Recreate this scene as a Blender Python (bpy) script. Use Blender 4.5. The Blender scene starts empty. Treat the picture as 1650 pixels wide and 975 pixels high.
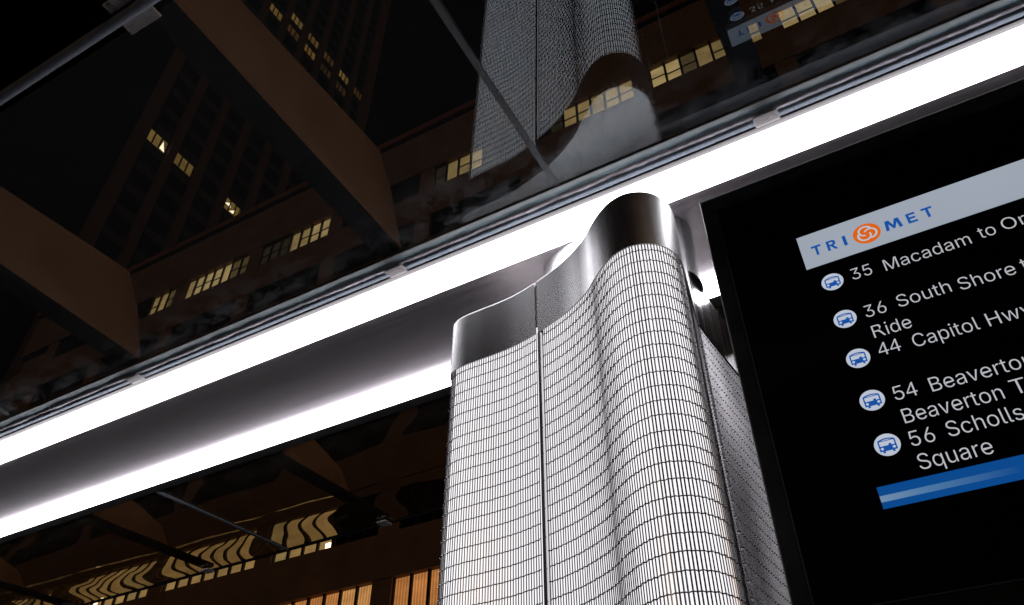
import bpy, math, random
import numpy as np
from mathutils import Matrix, Vector

random.seed(7)
C = bpy.context.scene.collection
SC = bpy.context.scene
H = 1.55                                   # eye height; all z below are given from the eye and lifted by H

# ------------------------------------------------------------------ camera
cam_d = bpy.data.cameras.new('camera')
cam = bpy.data.objects.new('camera', cam_d)
C.objects.link(cam)
cam_d.sensor_width = 36.0
cam_d.lens = 1277.0 / 1650.0 * 36.0
cam_d.clip_start = 0.02
cam_d.clip_end = 2000.0
p, yw, rl = math.radians(41.13), math.radians(29.52), math.radians(0.11)
f0 = Vector((-math.sin(yw), math.cos(yw), 0)); r0 = Vector((math.cos(yw), math.sin(yw), 0)); u0 = Vector((0, 0, 1))
fw = math.cos(p) * f0 + math.sin(p) * u0
up = -math.sin(p) * f0 + math.cos(p) * u0
rr = math.cos(rl) * r0 + math.sin(rl) * up
uu = -math.sin(rl) * r0 + math.cos(rl) * up
cam.matrix_world = Matrix(((rr.x, uu.x, -fw.x, 0), (rr.y, uu.y, -fw.y, 0), (rr.z, uu.z, -fw.z, H), (0, 0, 0, 1)))
SC.camera = cam

# ------------------------------------------------------------------ night sky and the glow of the street
SUN_ELEV, SUN_AZ = math.radians(14), math.radians(128)      # low, from behind and right of the camera
w = bpy.data.worlds.new('World'); SC.world = w; w.use_nodes = True
nt = w.node_tree
bg = nt.nodes['Background']
sky = nt.nodes.new('ShaderNodeTexSky'); sky.sky_type = 'NISHITA'; sky.sun_disc = False
sky.sun_elevation = math.radians(-6); sky.sun_rotation = SUN_AZ
nt.links.new(sky.outputs[0], bg.inputs[0]); bg.inputs[1].default_value = 0.004
sd = bpy.data.lights.new('sun', 'SUN'); sd.energy = 0.24; sd.angle = math.radians(6); sd.color = (1.0, 0.66, 0.40)
sun = bpy.data.objects.new('sun', sd); C.objects.link(sun)
sdir = Vector((math.sin(SUN_AZ) * math.cos(SUN_ELEV), math.cos(SUN_AZ) * math.cos(SUN_ELEV), math.sin(SUN_ELEV)))
sun.rotation_euler = sdir.to_track_quat('Z', 'Y').to_euler(); sun.location = (6, -6, 8)
vs = SC.view_settings
SC.display_settings.display_device = 'sRGB'
vs.view_transform = 'Standard'; vs.look = 'None'; vs.exposure = 0.0; vs.gamma = 1.0; vs.use_curve_mapping = False
SC.cycles.max_bounces = 14; SC.cycles.transparent_max_bounces = 16; SC.cycles.transmission_bounces = 12
SC.cycles.glossy_bounces = 8; SC.cycles.sample_clamp_indirect = 2.0; SC.cycles.blur_glossy = 3.0; SC.cycles.use_denoising = True; SC.cycles.denoising_input_passes = 'RGB'; SC.cycles.use_adaptive_sampling = False

# ------------------------------------------------------------------ helpers
def nm(name):
    m = bpy.data.materials.new(name); m.use_nodes = True
    t = m.node_tree; t.nodes.clear()
    out = t.nodes.new('ShaderNodeOutputMaterial')
    return m, t, out

def N(t, kind, **kw):
    n = t.nodes.new('ShaderNode' + kind)
    for k, v in kw.items():
        setattr(n, k, v)
    return n

def noise(t, scale=(1, 1, 1), s=5.0, detail=4.0, rough=0.55, coord='Object'):
    tc = N(t, 'TexCoord'); mp = N(t, 'Mapping'); mp.inputs['Scale'].default_value = scale
    t.links.new(tc.outputs[coord], mp.inputs[0])
    n = N(t, 'TexNoise'); n.inputs['Scale'].default_value = s
    n.inputs['Detail'].default_value = detail; n.inputs['Roughness'].default_value = rough
    t.links.new(mp.outputs[0], n.inputs['Vector'])
    return n

def ramp(t, src, stops):
    r = N(t, 'ValToRGB')
    e = r.color_ramp.elements
    while len(e) < len(stops):
        e.new(0.5)
    for el, (pos, col) in zip(e, stops):
        el.position = pos
        el.color = (col[0], col[1], col[2], 1) if not isinstance(col, (int, float)) else (col, col, col, 1)
    t.links.new(src, r.inputs[0])
    return r

def mapr(t, src, a, b, c, d):
    n = N(t, 'MapRange'); n.inputs[1].default_value = a; n.inputs[2].default_value = b
    n.inputs[3].default_value = c; n.inputs[4].default_value = d
    t.links.new(src, n.inputs[0]); return n

def pbr(name, col, rough=0.5, metal=0.0, var=0.15, rvar=0.1, scale=(1, 1, 1), s=8.0, bump=0.0, spec=0.5):
    m, t, out = nm(name)
    b = N(t, 'BsdfPrincipled')
    n = noise(t, scale, s)
    lo = [c * (1 - var) for c in col]; hi = [min(1, c * (1 + var)) for c in col]
    r = ramp(t, n.outputs['Fac'], [(0.3, lo), (0.7, hi)])
    t.links.new(r.outputs[0], b.inputs['Base Color'])
    mr = mapr(t, n.outputs['Fac'], 0.3, 0.7, max(0.02, rough - rvar), min(1, rough + rvar))
    t.links.new(mr.outputs[0], b.inputs['Roughness'])
    b.inputs['Metallic'].default_value = metal
    b.inputs['Specular IOR Level'].default_value = spec
    if bump:
        bp = N(t, 'Bump'); bp.inputs['Strength'].default_value = bump; bp.inputs['Distance'].default_value = 0.01
        t.links.new(n.outputs['Fac'], bp.inputs['Height']); t.links.new(bp.outputs[0], b.inputs['Normal'])
    t.links.new(b.outputs[0], out.inputs[0])
    return m

def emit(name, col, strength, var=0.0, s=30.0):
    m, t, out = nm(name)
    e = N(t, 'Emission'); e.inputs[1].default_value = strength
    if var:
        n = noise(t, (1, 1, 1), s)
        r = ramp(t, n.outputs['Fac'], [(0.3, [c * (1 - var) for c in col]), (0.7, col)])
        t.links.new(r.outputs[0], e.inputs[0])
    else:
        e.inputs[0].default_value = (*col, 1)
    t.links.new(e.outputs[0], out.inputs[0])
    return m

def brushed(name, col, rough, axis_scale, aniso=0.0, stain=0.25, bump=0.0):
    """stainless steel: fine brushing along one axis plus larger handling stains"""
    m, t, out = nm(name)
    b = N(t, 'BsdfPrincipled')
    fine = noise(t, axis_scale, 60.0, 3.0)
    big = noise(t, (1, 1, 1), 5.0, 6.0, 0.65)
    mul = N(t, 'Math', operation='MULTIPLY')
    a1 = mapr(t, fine.outputs['Fac'], 0.3, 0.7, 0.94, 1.03)
    a2 = mapr(t, big.outputs['Fac'], 0.35, 0.7, 1.0, 1.0 - stain)
    t.links.new(a1.outputs[0], mul.inputs[0]); t.links.new(a2.outputs[0], mul.inputs[1])
    cm = N(t, 'Mix', data_type='RGBA', blend_type='MULTIPLY'); cm.inputs[0].default_value = 1.0
    cm.inputs[6].default_value = (*col, 1)
    t.links.new(mul.outputs[0], cm.inputs[7])
    t.links.new(cm.outputs[2], b.inputs['Base Color'])
    rg = N(t, 'Math', operation='ADD')
    b1 = mapr(t, fine.outputs['Fac'], 0.3, 0.7, rough - 0.05, rough + 0.05)
    b2 = mapr(t, big.outputs['Fac'], 0.35, 0.7, -0.02, 0.04)
    t.links.new(b1.outputs[0], rg.inputs[0]); t.links.new(b2.outputs[0], rg.inputs[1])
    t.links.new(rg.outputs[0], b.inputs['Roughness'])
    b.inputs['Metallic'].default_value = 1.0
    b.inputs['Anisotropic'].default_value = aniso
    bp = N(t, 'Bump'); bp.inputs['Strength'].default_value = bump; bp.inputs['Distance'].default_value = 0.001
    if bump:
        t.links.new(fine.outputs['Fac'], bp.inputs['Height']); t.links.new(bp.outputs[0], b.inputs['Normal'])
    t.links.new(b.outputs[0], out.inputs[0])
    return m

def link(o, parent=None):
    C.objects.link(o)
    if parent is not None:
        o.parent = parent
    return o

def world_origin(o):
    v = Vector((0, 0, 0))
    while o is not None:
        v += o.location; o = o.parent
    return v

def mesh_obj(name, verts, faces, mat, parent=None, smooth=False, mats=None, mat_idx=None, origin=None):
    """verts in eye-relative world coordinates (z from the eye)"""
    v = np.asarray(verts, dtype=float).reshape(-1, 3).copy()
    v[:, 2] += H
    off = world_origin(parent) if parent is not None else Vector(origin if origin else v.mean(axis=0))
    loc = Vector((0, 0, 0))
    if parent is None:
        loc = off
    v -= np.array(off)
    me = bpy.data.meshes.new(name)
    me.from_pydata(v.tolist(), [], [tuple(f) for f in faces])
    for mm in (mats if mats else [mat]):
        me.materials.append(mm)
    if mat_idx is not None:
        me.polygons.foreach_set('material_index', mat_idx)
    if smooth:
        me.polygons.foreach_set('use_smooth', [True] * len(me.polygons))
    me.update()
    o = bpy.data.objects.new(name, me)
    link(o, parent)
    o.location = loc
    return o

class MB:
    def __init__(s):
        s.v = []; s.f = []
    def add(s, v, f):
        n = len(s.v); s.v += [tuple(x) for x in v]; s.f += [tuple(i + n for i in q) for q in f]
        return s
    def box(s, x0, x1, y0, y1, z0, z1):
        v = [(x0, y0, z0), (x1, y0, z0), (x1, y1, z0), (x0, y1, z0), (x0, y0, z1), (x1, y0, z1), (x1, y1, z1), (x0, y1, z1)]
        return s.add(v, [(0, 3, 2, 1), (4, 5, 6, 7), (0, 1, 5, 4), (1, 2, 6, 5), (2, 3, 7, 6), (3, 0, 4, 7)])
    def prism_x(s, prof, x0, x1):
        """closed (y, z) profile, counter-clockwise seen from +x, extruded along x"""
        n = len(prof)
        v = [(x0, y, z) for y, z in prof] + [(x1, y, z) for y, z in prof]
        f = [(i, (i + 1) % n, (i + 1) % n + n, i + n) for i in range(n)]
        f = [tuple(reversed(q)) for q in f]
        f += [tuple(range(n)), tuple(reversed(range(n, 2 * n)))]
        area = sum(prof[i][0] * prof[(i + 1) % n][1] - prof[(i + 1) % n][0] * prof[i][1] for i in range(n))
        if area > 0:
            f = [tuple(reversed(q)) for q in f]
        return s.add(v, f)
    def tube_x(s, y, z, r, x0, x1, n=16):
        return s.prism_x([(y + r * math.cos(2 * math.pi * i / n), z + r * math.sin(2 * math.pi * i / n)) for i in range(n)], x0, x1)
    def build(s, name, mat, parent=None, **k):
        return mesh_obj(name, s.v, s.f, mat, parent, **k)

def tag(o, label=None, cat=None, group=None, kind=None):
    if label: o['label'] = label
    if cat: o['category'] = cat; o['kind'] = 'thing'
    if group: o['group'] = group
    if kind: o['kind'] = kind
    return o

def thing(name, label, cat, loc=(0, 0, 0), group=None):
    o = bpy.data.objects.new(name, None)
    o.empty_display_size = 0.1
    C.objects.link(o); o.location = (loc[0], loc[1], loc[2] + H)
    return tag(o, label, cat, group)

def copy_tree(o, parent=None, dx=0.0):
    c = o.copy(); C.objects.link(c); c.parent = parent
    if parent is None:
        c.location = o.location + Vector((dx, 0, 0))
    for ch in list(o.children):
        copy_tree(ch, c)
    return c

def bevel(o, w=0.002, seg=2):
    m = o.modifiers.new('bevel', 'BEVEL'); m.width = w; m.segments = seg; m.limit_method = 'ANGLE'
    return o

# ------------------------------------------------------------------ materials
M = {}
M['soffit'] = brushed('soffit_steel', (0.58, 0.53, 0.56), 0.42, (0.04, 1, 1), stain=0.13)
M['cap'] = brushed('cap_steel', (0.50, 0.49, 0.495), 0.49, (1, 1, 0.03), stain=0.05)
M['cap_rear'] = brushed('polished_cap_steel', (0.40, 0.39, 0.39), 0.17, (1, 1, 0.03), stain=0.05)
M['plate'] = brushed('plate_steel', (0.58, 0.57, 0.55), 0.42, (1, 1, 1), stain=0.75)
M['post'] = brushed('post_steel', (0.55, 0.54, 0.55), 0.33, (1, 1, 0.05), stain=0.1)
M['wire'] = pbr('wire_steel', (0.25, 0.24, 0.245), 0.30, 1.0, 0.1, 0.06)
M['trim'] = brushed('trim_steel', (0.66, 0.65, 0.65), 0.25, (1, 1, 0.05), stain=0.1)
M['edge'] = pbr('beam_edge_grey', (0.10, 0.09, 0.09), 0.5)
M['dark'] = pbr('dark_rubber', (0.004, 0.004, 0.0045), 0.7, spec=0.2)
M['housing'] = pbr('beam_paint', (0.05, 0.052, 0.058), 0.5)
M['rail_light'] = pbr('rail_aluminium', (0.50, 0.55, 0.56), 0.55, 0.0, 0.15, s=25)
M['rail_blue'] = pbr('rail_painted_blue_grey', (0.30, 0.36, 0.44), 0.45, 0.0, 0.1, s=18)
M['rail_teal'] = pbr('gasket_teal', (0.22, 0.33, 0.38), 0.5)
M['seal'] = pbr('sealant_lilac', (0.54, 0.51, 0.56), 0.8, 0.0, 0.25, s=60, bump=0.6)
M['clip'] = pbr('clip_painted', (0.5, 0.46, 0.46), 0.5, 0.0, 0.12, s=40)
M['fin'] = pbr('rib_paint', (0.30, 0.185, 0.115), 0.65, 0.0, 0.18, s=5)
M['flange'] = pbr('rib_gasket', (0.016, 0.018, 0.024), 0.45)
M['bar'] = pbr('joint_silicone', (0.18, 0.19, 0.21), 0.6, 0.0, 0.1, s=30)
M['tube'] = pbr('tube_paint', (0.22, 0.25, 0.30), 0.5, 0.0, 0.1)
M['strip'] = emit('led_diffuser', (0.95, 0.94, 1.0), 9.0)
M['strip_cap'] = pbr('strip_end_plastic', (0.7, 0.7, 0.7), 0.5)
M['liner_dark'] = pbr('liner_dark', (0.035, 0.03, 0.028), 0.8)

def backlight():
    m, t, out = nm('backlight_panel')
    e = N(t, 'Emission')
    n = noise(t, (1, 1, 0.35), 4.0, 3.0)
    r = ramp(t, n.outputs['Fac'], [(0.25, (0.80, 0.77, 0.82)), (0.75, (1.0, 0.98, 1.0))])
    t.links.new(r.outputs[0], e.inputs[0]); e.inputs[1].default_value = 1.20
    t.links.new(e.outputs[0], out.inputs[0])
    return m
M['backlight'] = backlight()

def clear_glass(name, f_0, dirt):
    """architectural pane: Schlick reflection on both faces, clear otherwise, grime near the gutter edge"""
    m, t, out = nm(name)
    g = N(t, 'NewGeometry')
    dot = N(t, 'VectorMath', operation='DOT_PRODUCT')
    t.links.new(g.outputs['Incoming'], dot.inputs[0]); t.links.new(g.outputs['Normal'], dot.inputs[1])
    ab = N(t, 'Math', operation='ABSOLUTE'); t.links.new(dot.outputs['Value'], ab.inputs[0])
    om = N(t, 'Math', operation='SUBTRACT'); om.inputs[0].default_value = 1.0; t.links.new(ab.outputs[0], om.inputs[1])
    pw = N(t, 'Math', operation='POWER'); pw.inputs[1].default_value = 5.0; t.links.new(om.outputs[0], pw.inputs[0])
    fr = mapr(t, pw.outputs[0], 0, 1, f_0, 1.0 if f_0 > 0.05 else 0.3)
    tr = N(t, 'BsdfTransparent'); tr.inputs[0].default_value = (0.90, 0.91, 0.92, 1)
    gl = N(t, 'BsdfGlossy'); gl.inputs['Roughness'].default_value = 0.0; gl.inputs[0].default_value = (0.84, 0.93, 1.0, 1)
    mx = N(t, 'MixShader'); t.links.new(fr.outputs[0], mx.inputs[0]); t.links.new(tr.outputs[0], mx.inputs[1]); t.links.new(gl.outputs[0], mx.inputs[2])
    # grime
    tc = N(t, 'TexCoord'); sp = N(t, 'SeparateXYZ'); t.links.new(tc.outputs['Object'], sp.inputs[0])
    edge = mapr(t, sp.outputs['Y'], 0.50, 0.84, 0.0, 1.0)
    sq = N(t, 'Math', operation='POWER'); sq.inputs[1].default_value = 2.0; t.links.new(edge.outputs[0], sq.inputs[0])
    n1 = noise(t, (1, 1.6, 1), 9.0, 8.0, 0.68); n2 = noise(t, (1, 1, 1), 2.3, 2.0)
    k1 = mapr(t, n1.outputs['Fac'], 0.44, 0.74, 0.0, 1.0); k2 = mapr(t, n2.outputs['Fac'], 0.35, 0.7, 0.25, 1.0)
    a = N(t, 'Math', operation='MULTIPLY'); t.links.new(k1.outputs[0], a.inputs[0]); t.links.new(k2.outputs[0], a.inputs[1])
    b = N(t, 'Math', operation='MULTIPLY'); t.links.new(a.outputs[0], b.inputs[0]); t.links.new(sq.outputs[0], b.inputs[1])
    c = mapr(t, b.outputs[0], 0, 1, 0.003, dirt)
    df = N(t, 'BsdfDiffuse'); df.inputs[0].default_value = (0.70, 0.72, 0.76, 1)
    m2 = N(t, 'MixShader'); t.links.new(c.outputs[0], m2.inputs[0]); t.links.new(mx.outputs[0], m2.inputs[1]); t.links.new(df.outputs[0], m2.inputs[2])
    t.links.new(m2.outputs[0], out.inputs[0])
    return m
M['glass'] = clear_glass('roof_glass', 0.125, 0.75)
M['glass_top'] = clear_glass('roof_glass_upper_face', 0.012, 0.004)

def wavy_glass():
    """heat-bent pane: its lower face leans this way and that, so what stands behind it is bent into waves"""
    m, t, out = nm('wavy_roof_glass')
    tc = N(t, 'TexCoord'); sp = N(t, 'SeparateXYZ'); t.links.new(tc.outputs['Object'], sp.inputs[0])
    def mth(op, a, b=None):
        n = N(t, 'Math', operation=op)
        for i, q in enumerate((a, b)):
            if q is None: continue
            if isinstance(q, (int, float)): n.inputs[i].default_value = q
            else: t.links.new(q, n.inputs[i])
        return n.outputs[0]
    X, Y = sp.outputs['X'], sp.outputs['Y']
    ln = noise(t, (1.0, 0.6, 1), 2.6, 1.5)
    lo = mth('SUBTRACT', ln.outputs['Fac'], 0.5)
    ph = mth('ADD', mth('MULTIPLY', Y, 17.0), mth('MULTIPLY', lo, 6.5))
    sx = mth('MULTIPLY', mth('SINE', mth('ADD', ph, WPH)), 0.009)
    sy = mth('MULTIPLY', sx, 1.02)
    # two narrow creases running along the pane
    for y0, sl, wd, am in ((0.075, 0.035, 0.004, 0.035),):
        d = mth('DIVIDE', mth('SUBTRACT', mth('SUBTRACT', Y, y0), mth('ADD', mth('MULTIPLY', X, sl), mth('MULTIPLY', lo, 0.06))), wd)
        gsn = mth('POWER', 2.718, mth('MULTIPLY', mth('MULTIPLY', d, d), -1.0))
        sy = mth('ADD', sy, mth('MULTIPLY', gsn, -am))
    cb = N(t, 'CombineXYZ'); t.links.new(sx, cb.inputs[0]); t.links.new(sy, cb.inputs[1])
    g = N(t, 'NewGeometry'); ad = N(t, 'VectorMath', operation='ADD'); t.links.new(g.outputs['Normal'], ad.inputs[0]); t.links.new(cb.outputs[0], ad.inputs[1])
    no = N(t, 'VectorMath', operation='NORMALIZE'); t.links.new(ad.outputs[0], no.inputs[0])
    b = N(t, 'BsdfGlass'); b.inputs['IOR'].default_value = 1.5; b.inputs['Roughness'].default_value = 0.0
    b.inputs[0].default_value = (0.80, 0.74, 0.66, 1)
    t.links.new(no.outputs[0], b.inputs['Normal'])
    n1 = noise(t, (1, 1.6, 1), 6.0, 8.0, 0.68)
    c = mapr(t, n1.outputs['Fac'], 0.40, 0.8, 0.010, 0.07)
    df = N(t, 'BsdfDiffuse'); df.inputs[0].default_value = (0.6, 0.52, 0.45, 1)
    m2 = N(t, 'MixShader'); t.links.new(c.outputs[0], m2.inputs[0]); t.links.new(b.outputs[0], m2.inputs[1]); t.links.new(df.outputs[0], m2.inputs[2])
    t.links.new(m2.outputs[0], out.inputs[0])
    return m
WPH = 0.4
M['wavy'] = wavy_glass()
def plain_glass():
    m, t, out = nm('flat_roof_glass')
    b = N(t, 'BsdfGlass'); b.inputs['IOR'].default_value = 1.5; b.inputs['Roughness'].default_value = 0.0
    b.inputs[0].default_value = (0.97, 0.97, 0.96, 1)
    t.links.new(b.outputs[0], out.inputs[0]); return m
M['flat_glass'] = plain_glass()

# ------------------------------------------------------------------ ground
M['asphalt'] = pbr('asphalt', (0.05, 0.05, 0.052), 0.8, 0, 0.3, s=30, bump=0.4)
M['paving'] = pbr('paving', (0.055, 0.050, 0.048), 0.75, 0, 0.25, s=6, bump=0.2)
M['kerb'] = pbr('kerb_granite', (0.28, 0.27, 0.26), 0.7, 0, 0.2, s=40)
GZ = -H
def sheet(name, x0, x1, y0, y1, z0, z1, mat):
    return tag(MB().box(x0, x1, y0, y1, z0, z1).build(name, mat), kind='structure')
sheet('ground', -400, 400, -400, 400, GZ - 0.6, GZ - 0.16, M['asphalt'])
sheet('sidewalk', -120, 120, -6, 4.0, GZ - 0.155, GZ, M['paving'])
sheet('kerb', -120, 120, 4.003, 4.18, GZ - 0.155, GZ + 0.002, M['kerb'])
sheet('road', -120, 120, 4.19, 15.8, GZ - 0.155, GZ - 0.12, M['asphalt'])
sheet('far_kerb', -120, 120, 15.81, 15.98, GZ - 0.155, GZ + 0.002, M['kerb'])
sheet('far_sidewalk', -120, 120, 15.985, 60, GZ - 0.155, GZ, M['paving'])

# ------------------------------------------------------------------ lit windows
def window_glow(name, blinds):
    """interior light behind a pane: per-pane colour from the mesh, blinds or shelves as a fine pattern"""
    m, t, out = nm(name)
    e = N(t, 'Emission'); at = N(t, 'Attribute'); at.attribute_name = 'glow'
    tc = N(t, 'TexCoord'); sp = N(t, 'SeparateXYZ'); t.links.new(tc.outputs['Object'], sp.inputs[0])
    n = noise(t, (0.9, 1, 1.6), 1.7, 4.0)
    base = mapr(t, n.outputs['Fac'], 0.3, 0.7, 0.72, 1.12)
    cur = base.outputs[0]
    if blinds:
        sn = N(t, 'Math', operation='MULTIPLY'); sn.inputs[1].default_value = 2 * math.pi / 0.115
        t.links.new(sp.outputs['X'], sn.inputs[0])
        s2 = N(t, 'Math', operation='SINE'); t.links.new(sn.outputs[0], s2.inputs[0])
        s3 = mapr(t, s2.outputs[0], -1, 1, 0.62, 1.1)
        mu = N(t, 'Math', operation='MULTIPLY'); t.links.new(cur, mu.inputs[0]); t.links.new(s3.outputs[0], mu.inputs[1]); cur = mu.outputs[0]
    t.links.new(cur, e.inputs[1]); t.links.new(at.outputs['Color'], e.inputs[0])
    t.links.new(e.outputs[0], out.inputs[0])
    return m
M['glow'] = window_glow('room_light', False)
M['glow_blind'] = window_glow('room_light_blinds', True)
M['pane_dark'] = pbr('dark_window_pane', (0.004, 0.004, 0.004), 0.9, spec=0.0)
M['brick'] = pbr('brown_cladding', (0.17, 0.105, 0.075), 0.85, 0, 0.2, s=0.8)
M['cope'] = pbr('parapet_coping', (0.17, 0.065, 0.045), 0.8, 0, 0.15, s=2)
M['concrete'] = pbr('tower_concrete', (0.055, 0.033, 0.025), 0.9, 0, 0.2, s=0.5)
M['frame'] = pbr('window_frame', (0.02, 0.016, 0.013), 0.6)

def panes_mesh(name, rects, cols, mat, parent):
    """rects: lists of four points, one flat quad each; cols: linear rgb"""
    v, f = [], []
    for q in rects:
        n = len(v); v += q; f.append((n, n + 1, n + 2, n + 3))
    o = mesh_obj(name, v, f, mat, parent)
    a = o.data.attributes.new('glow', 'FLOAT_COLOR', 'POINT')
    for i, c in enumerate(cols):
        for k in range(4):
            a.data[i * 4 + k].color = (*c, 1)
    return o

# --- the low building across the street
FY = 20.0
bld = thing('office_building', 'long brown office building with rows of warm lit window bays and a flat parapet', 'building', (-16, FY, GZ))
PITCH, PX0 = 5.67, -33.2
bays = range(-3, 9)                                   # bay i lies between pier i and pier i + 1
rows = [(8.3, 10.2)] + [(11.8 + 3.51 * k, 13.4 + 3.51 * k) for k in range(5)] + [(29.35, 30.95)]
xL, xR = PX0 - 2 * PITCH, PX0 + 9 * PITCH + 0.4
xL = -47.9
wb = MB()
edges = [GZ] + [z for r in rows for z in r] + [34.3]
for i in range(0, len(edges), 2):                    # spandrels
    wb.box(xL, xR, FY, FY + 0.35, edges[i], edges[i + 1])
wb.box(xL, xR, FY + 0.36, FY + 25, GZ, 34.0)         # body of the building behind
wb.build('wall', M['brick'], bld)
for i in range(-2, 10):
    x = PX0 + i * PITCH
    MB().box(x - 0.4, x + 0.4, FY + 0.03, FY + 0.34, GZ + 0.002, 34.15).build('pier', M['brick'], bld)
MB().box(xL - 0.1, xR + 0.1, FY - 0.22, FY + 0.4, 34.302, 34.75).build('parapet_coping', M['cope'], bld)

BR = (0.40, 0.285, 0.115); MD = (0.25, 0.17, 0.062); DM = (0.075, 0.052, 0.02); OFF = None; VD = (0.02, 0.014, 0.007)
OR = (0.52, 0.20, 0.055); OB = (0.70, 0.32, 0.10); OD = (0.34, 0.125, 0.034)
CW = (0.27, 0.165, 0.058)
litA = {-1: [OFF, OFF, OFF, OFF, MD, MD, DM], 0: [MD, BR, BR, BR, BR, DM, DM], 1: [VD, VD, VD, MD, MD, BR, BR],
        3: [VD, MD, MD, MD, VD, OFF, OFF], 4: [OFF, VD, MD, MD, MD, MD, MD], 5: [BR, BR, DM, MD, MD, MD, MD],
        6: [BR, BR, BR, DM, MD, MD, VD], 7: [OFF, MD, MD, MD, OFF, OFF, OFF]}
litB = {-2: [OD] * 7, -1: [OD] * 7, 0: [OD, OR, OD, OR, OR, OD, OD], 1: [OD, OD, OR, OD, OD, OR, OR], 2: [OD, OR, OR, OR, OR, OB, OB],
        3: [OR, OR, OR, OD, OR, OR, OR], 4: [OR] * 7, 5: [OD] * 7}
litC = {-1: [DM, MD, CW, MD, DM, CW, CW], -2: [DM, DM, MD, CW, MD, CW, CW], 0: [CW, CW, CW, CW, CW, MD, CW],
        1: [CW, CW, CW, CW, CW, CW, CW], 2: [MD, CW, CW, CW, OFF, OFF, OFF], 4: [OFF, OFF, DM, MD, OFF, OFF, OFF]}
for ri, (z0, z1) in enumerate(rows):
    lit = litA if ri == len(rows) - 1 else litB if ri == 0 else litC if ri == 1 else {}
    for bi in bays:
        if bi < -2 or bi > 8:
            continue
        x0 = PX0 + bi * PITCH + 0.402; x1 = x0 + PITCH - 0.804
        fm = MB(); pw = (x1 - x0) / 7
        for k in range(8):
            xx = x0 + k * pw; hw = 0.05
            fm.box(max(x0, xx - hw), min(x1, xx + hw), FY + 0.12, FY + 0.2, z0 + 0.002, z1 - 0.002)
        if ri == len(rows) - 1:
            for k in range(7):
                if (k * 7 + bi * 3) % 4:
                    zz = z0 + 0.72 + 0.05 * ((k + bi) % 3)
                    fm.box(x0 + k * pw + 0.055, x0 + (k + 1) * pw - 0.055, FY + 0.15, FY + 0.19, zz, zz + 0.05)
        fr = fm.build('window', M['frame'], bld)
        pat = lit.get(bi, [OFF] * 7)
        rects, cols, dark = [], [], MB()
        for k in range(7):
            a, b = x0 + k * pw + 0.01, x0 + (k + 1) * pw - 0.01
            q = [(a, FY + 0.25, z0), (b, FY + 0.25, z0), (b, FY + 0.25, z1), (a, FY + 0.25, z1)]
            if pat[k] is OFF:
                dark.add(q, [(0, 1, 2, 3)])
            else:
                j = random.uniform(0.82, 1.12)
                rects.append(q); cols.append(tuple(c * j for c in pat[k]))
        if rects:
            panes_mesh('pane', rects, cols, M['glow_blind'] if ri == 0 else M['glow'], fr)
        if dark.v:
            dark.build('pane', M['pane_dark'], fr)
M['lamp'] = emit('desk_lamp_shade', (1.0, 0.72, 0.42), 3.0)
for x, z in ((-18.95, 11.98), (-31.3, 12.2)):
    MB().prism_x([(FY + 0.205, z - 0.12), (FY + 0.24, z - 0.12), (FY + 0.24, z + 0.14), (FY + 0.205, z + 0.14)], x - 0.11, x + 0.11).build('desk_lamp', M['lamp'], bld)

# --- the tower behind it
TX = -48.0
tow = thing('office_tower', 'tall dark office tower with closely spaced brown piers and few lit windows', 'building', (TX, 33, GZ))
TY0, TY1, TTOP = 20.0, 45.2, 140.0
MB().box(TX - 30, TX - 0.35, TY0, TY1, GZ, TTOP).build('wall', M['pane_dark'], tow)
MB().box(TX - 0.345, TX + 0.25, TY0 - 0.1, TY0 + 1.0, GZ, TTOP - 0.4).build('corner_pier', M['concrete'], tow)
MB().box(TX - 0.345, TX + 0.25, TY1 - 1.2, TY1 + 0.2, GZ, TTOP - 0.4).build('corner_pier', M['concrete'], tow)
TP, TB = 3.03, 21.05
for k in range(8):
    y = TB + k * TP + 2.1
    MB().box(TX - 0.345, TX + 0.2, y + 0.1, y + 0.83, GZ, TTOP - 0.5).build('pier', M['concrete'], tow)
sl = MB()
for z in np.arange(35.3, 138, 2.64):
    sl.box(TX - 0.345, TX - 0.2, TY0 + 1.0, TY1 - 1.2, z - 1.96, z - 0.95)
sl.build('spandrel', pbr('tower_spandrel', (0.010, 0.008, 0.007), 0.8), tow)
T1 = (0.13, 0.070, 0.018); T2 = (0.07, 0.032, 0.009); T3 = (0.17, 0.105, 0.028); T4 = (0.03, 0.016, 0.006)
def tfloor(z):
    return 35.3 + 2.64 * round((z - 35.3) / 2.64)
tw = []
for k, c in ((0, T3), (1, T3)): tw.append((k, 56.5, c))
tw.append((3, 56.5, T4))
for k, c in ((3, T3), (4, T1), (5, T2), (6, T3), (7, T2)): tw.append((k, 90.8, c))
for k, c in ((2, T1), (3, T2), (4, T1), (5, T4), (6, T4)): tw.append((k, 88.1, c))
for k, c in ((2, T4), (3, T4)): tw.append((k, 82.9, c))
for k, c in ((2, T1), (1, T2), (0, T1)): tw.append((k, 93.4, c))
for k, z, c in tw:
    z = tfloor(z); y = TB + k * TP
    fm = MB()
    for q in range(4):
        yy = y + q * 0.7
        fm.box(TX - 0.33, TX - 0.24, yy - 0.06, yy + 0.06, z - 0.74, z + 0.64)
    fr = fm.build('window', M['frame'], tow)
    rects, cols = [], []
    for q in range(3):
        a, b = y + q * 0.7, y + (q + 1) * 0.7
        rects.append([(TX - 0.338, a, z - 0.74), (TX - 0.338, b, z - 0.74), (TX - 0.338, b, z + 0.64), (TX - 0.338, a, z + 0.64)])
        j = random.uniform(0.6, 1.15); cols.append(tuple(t * j for t in c))
    panes_mesh('pane', rects, cols, M['glow'], fr)
M['lamp2'] = emit('ceiling_lamp', (1.0, 0.85, 0.55), 1.6)
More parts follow.
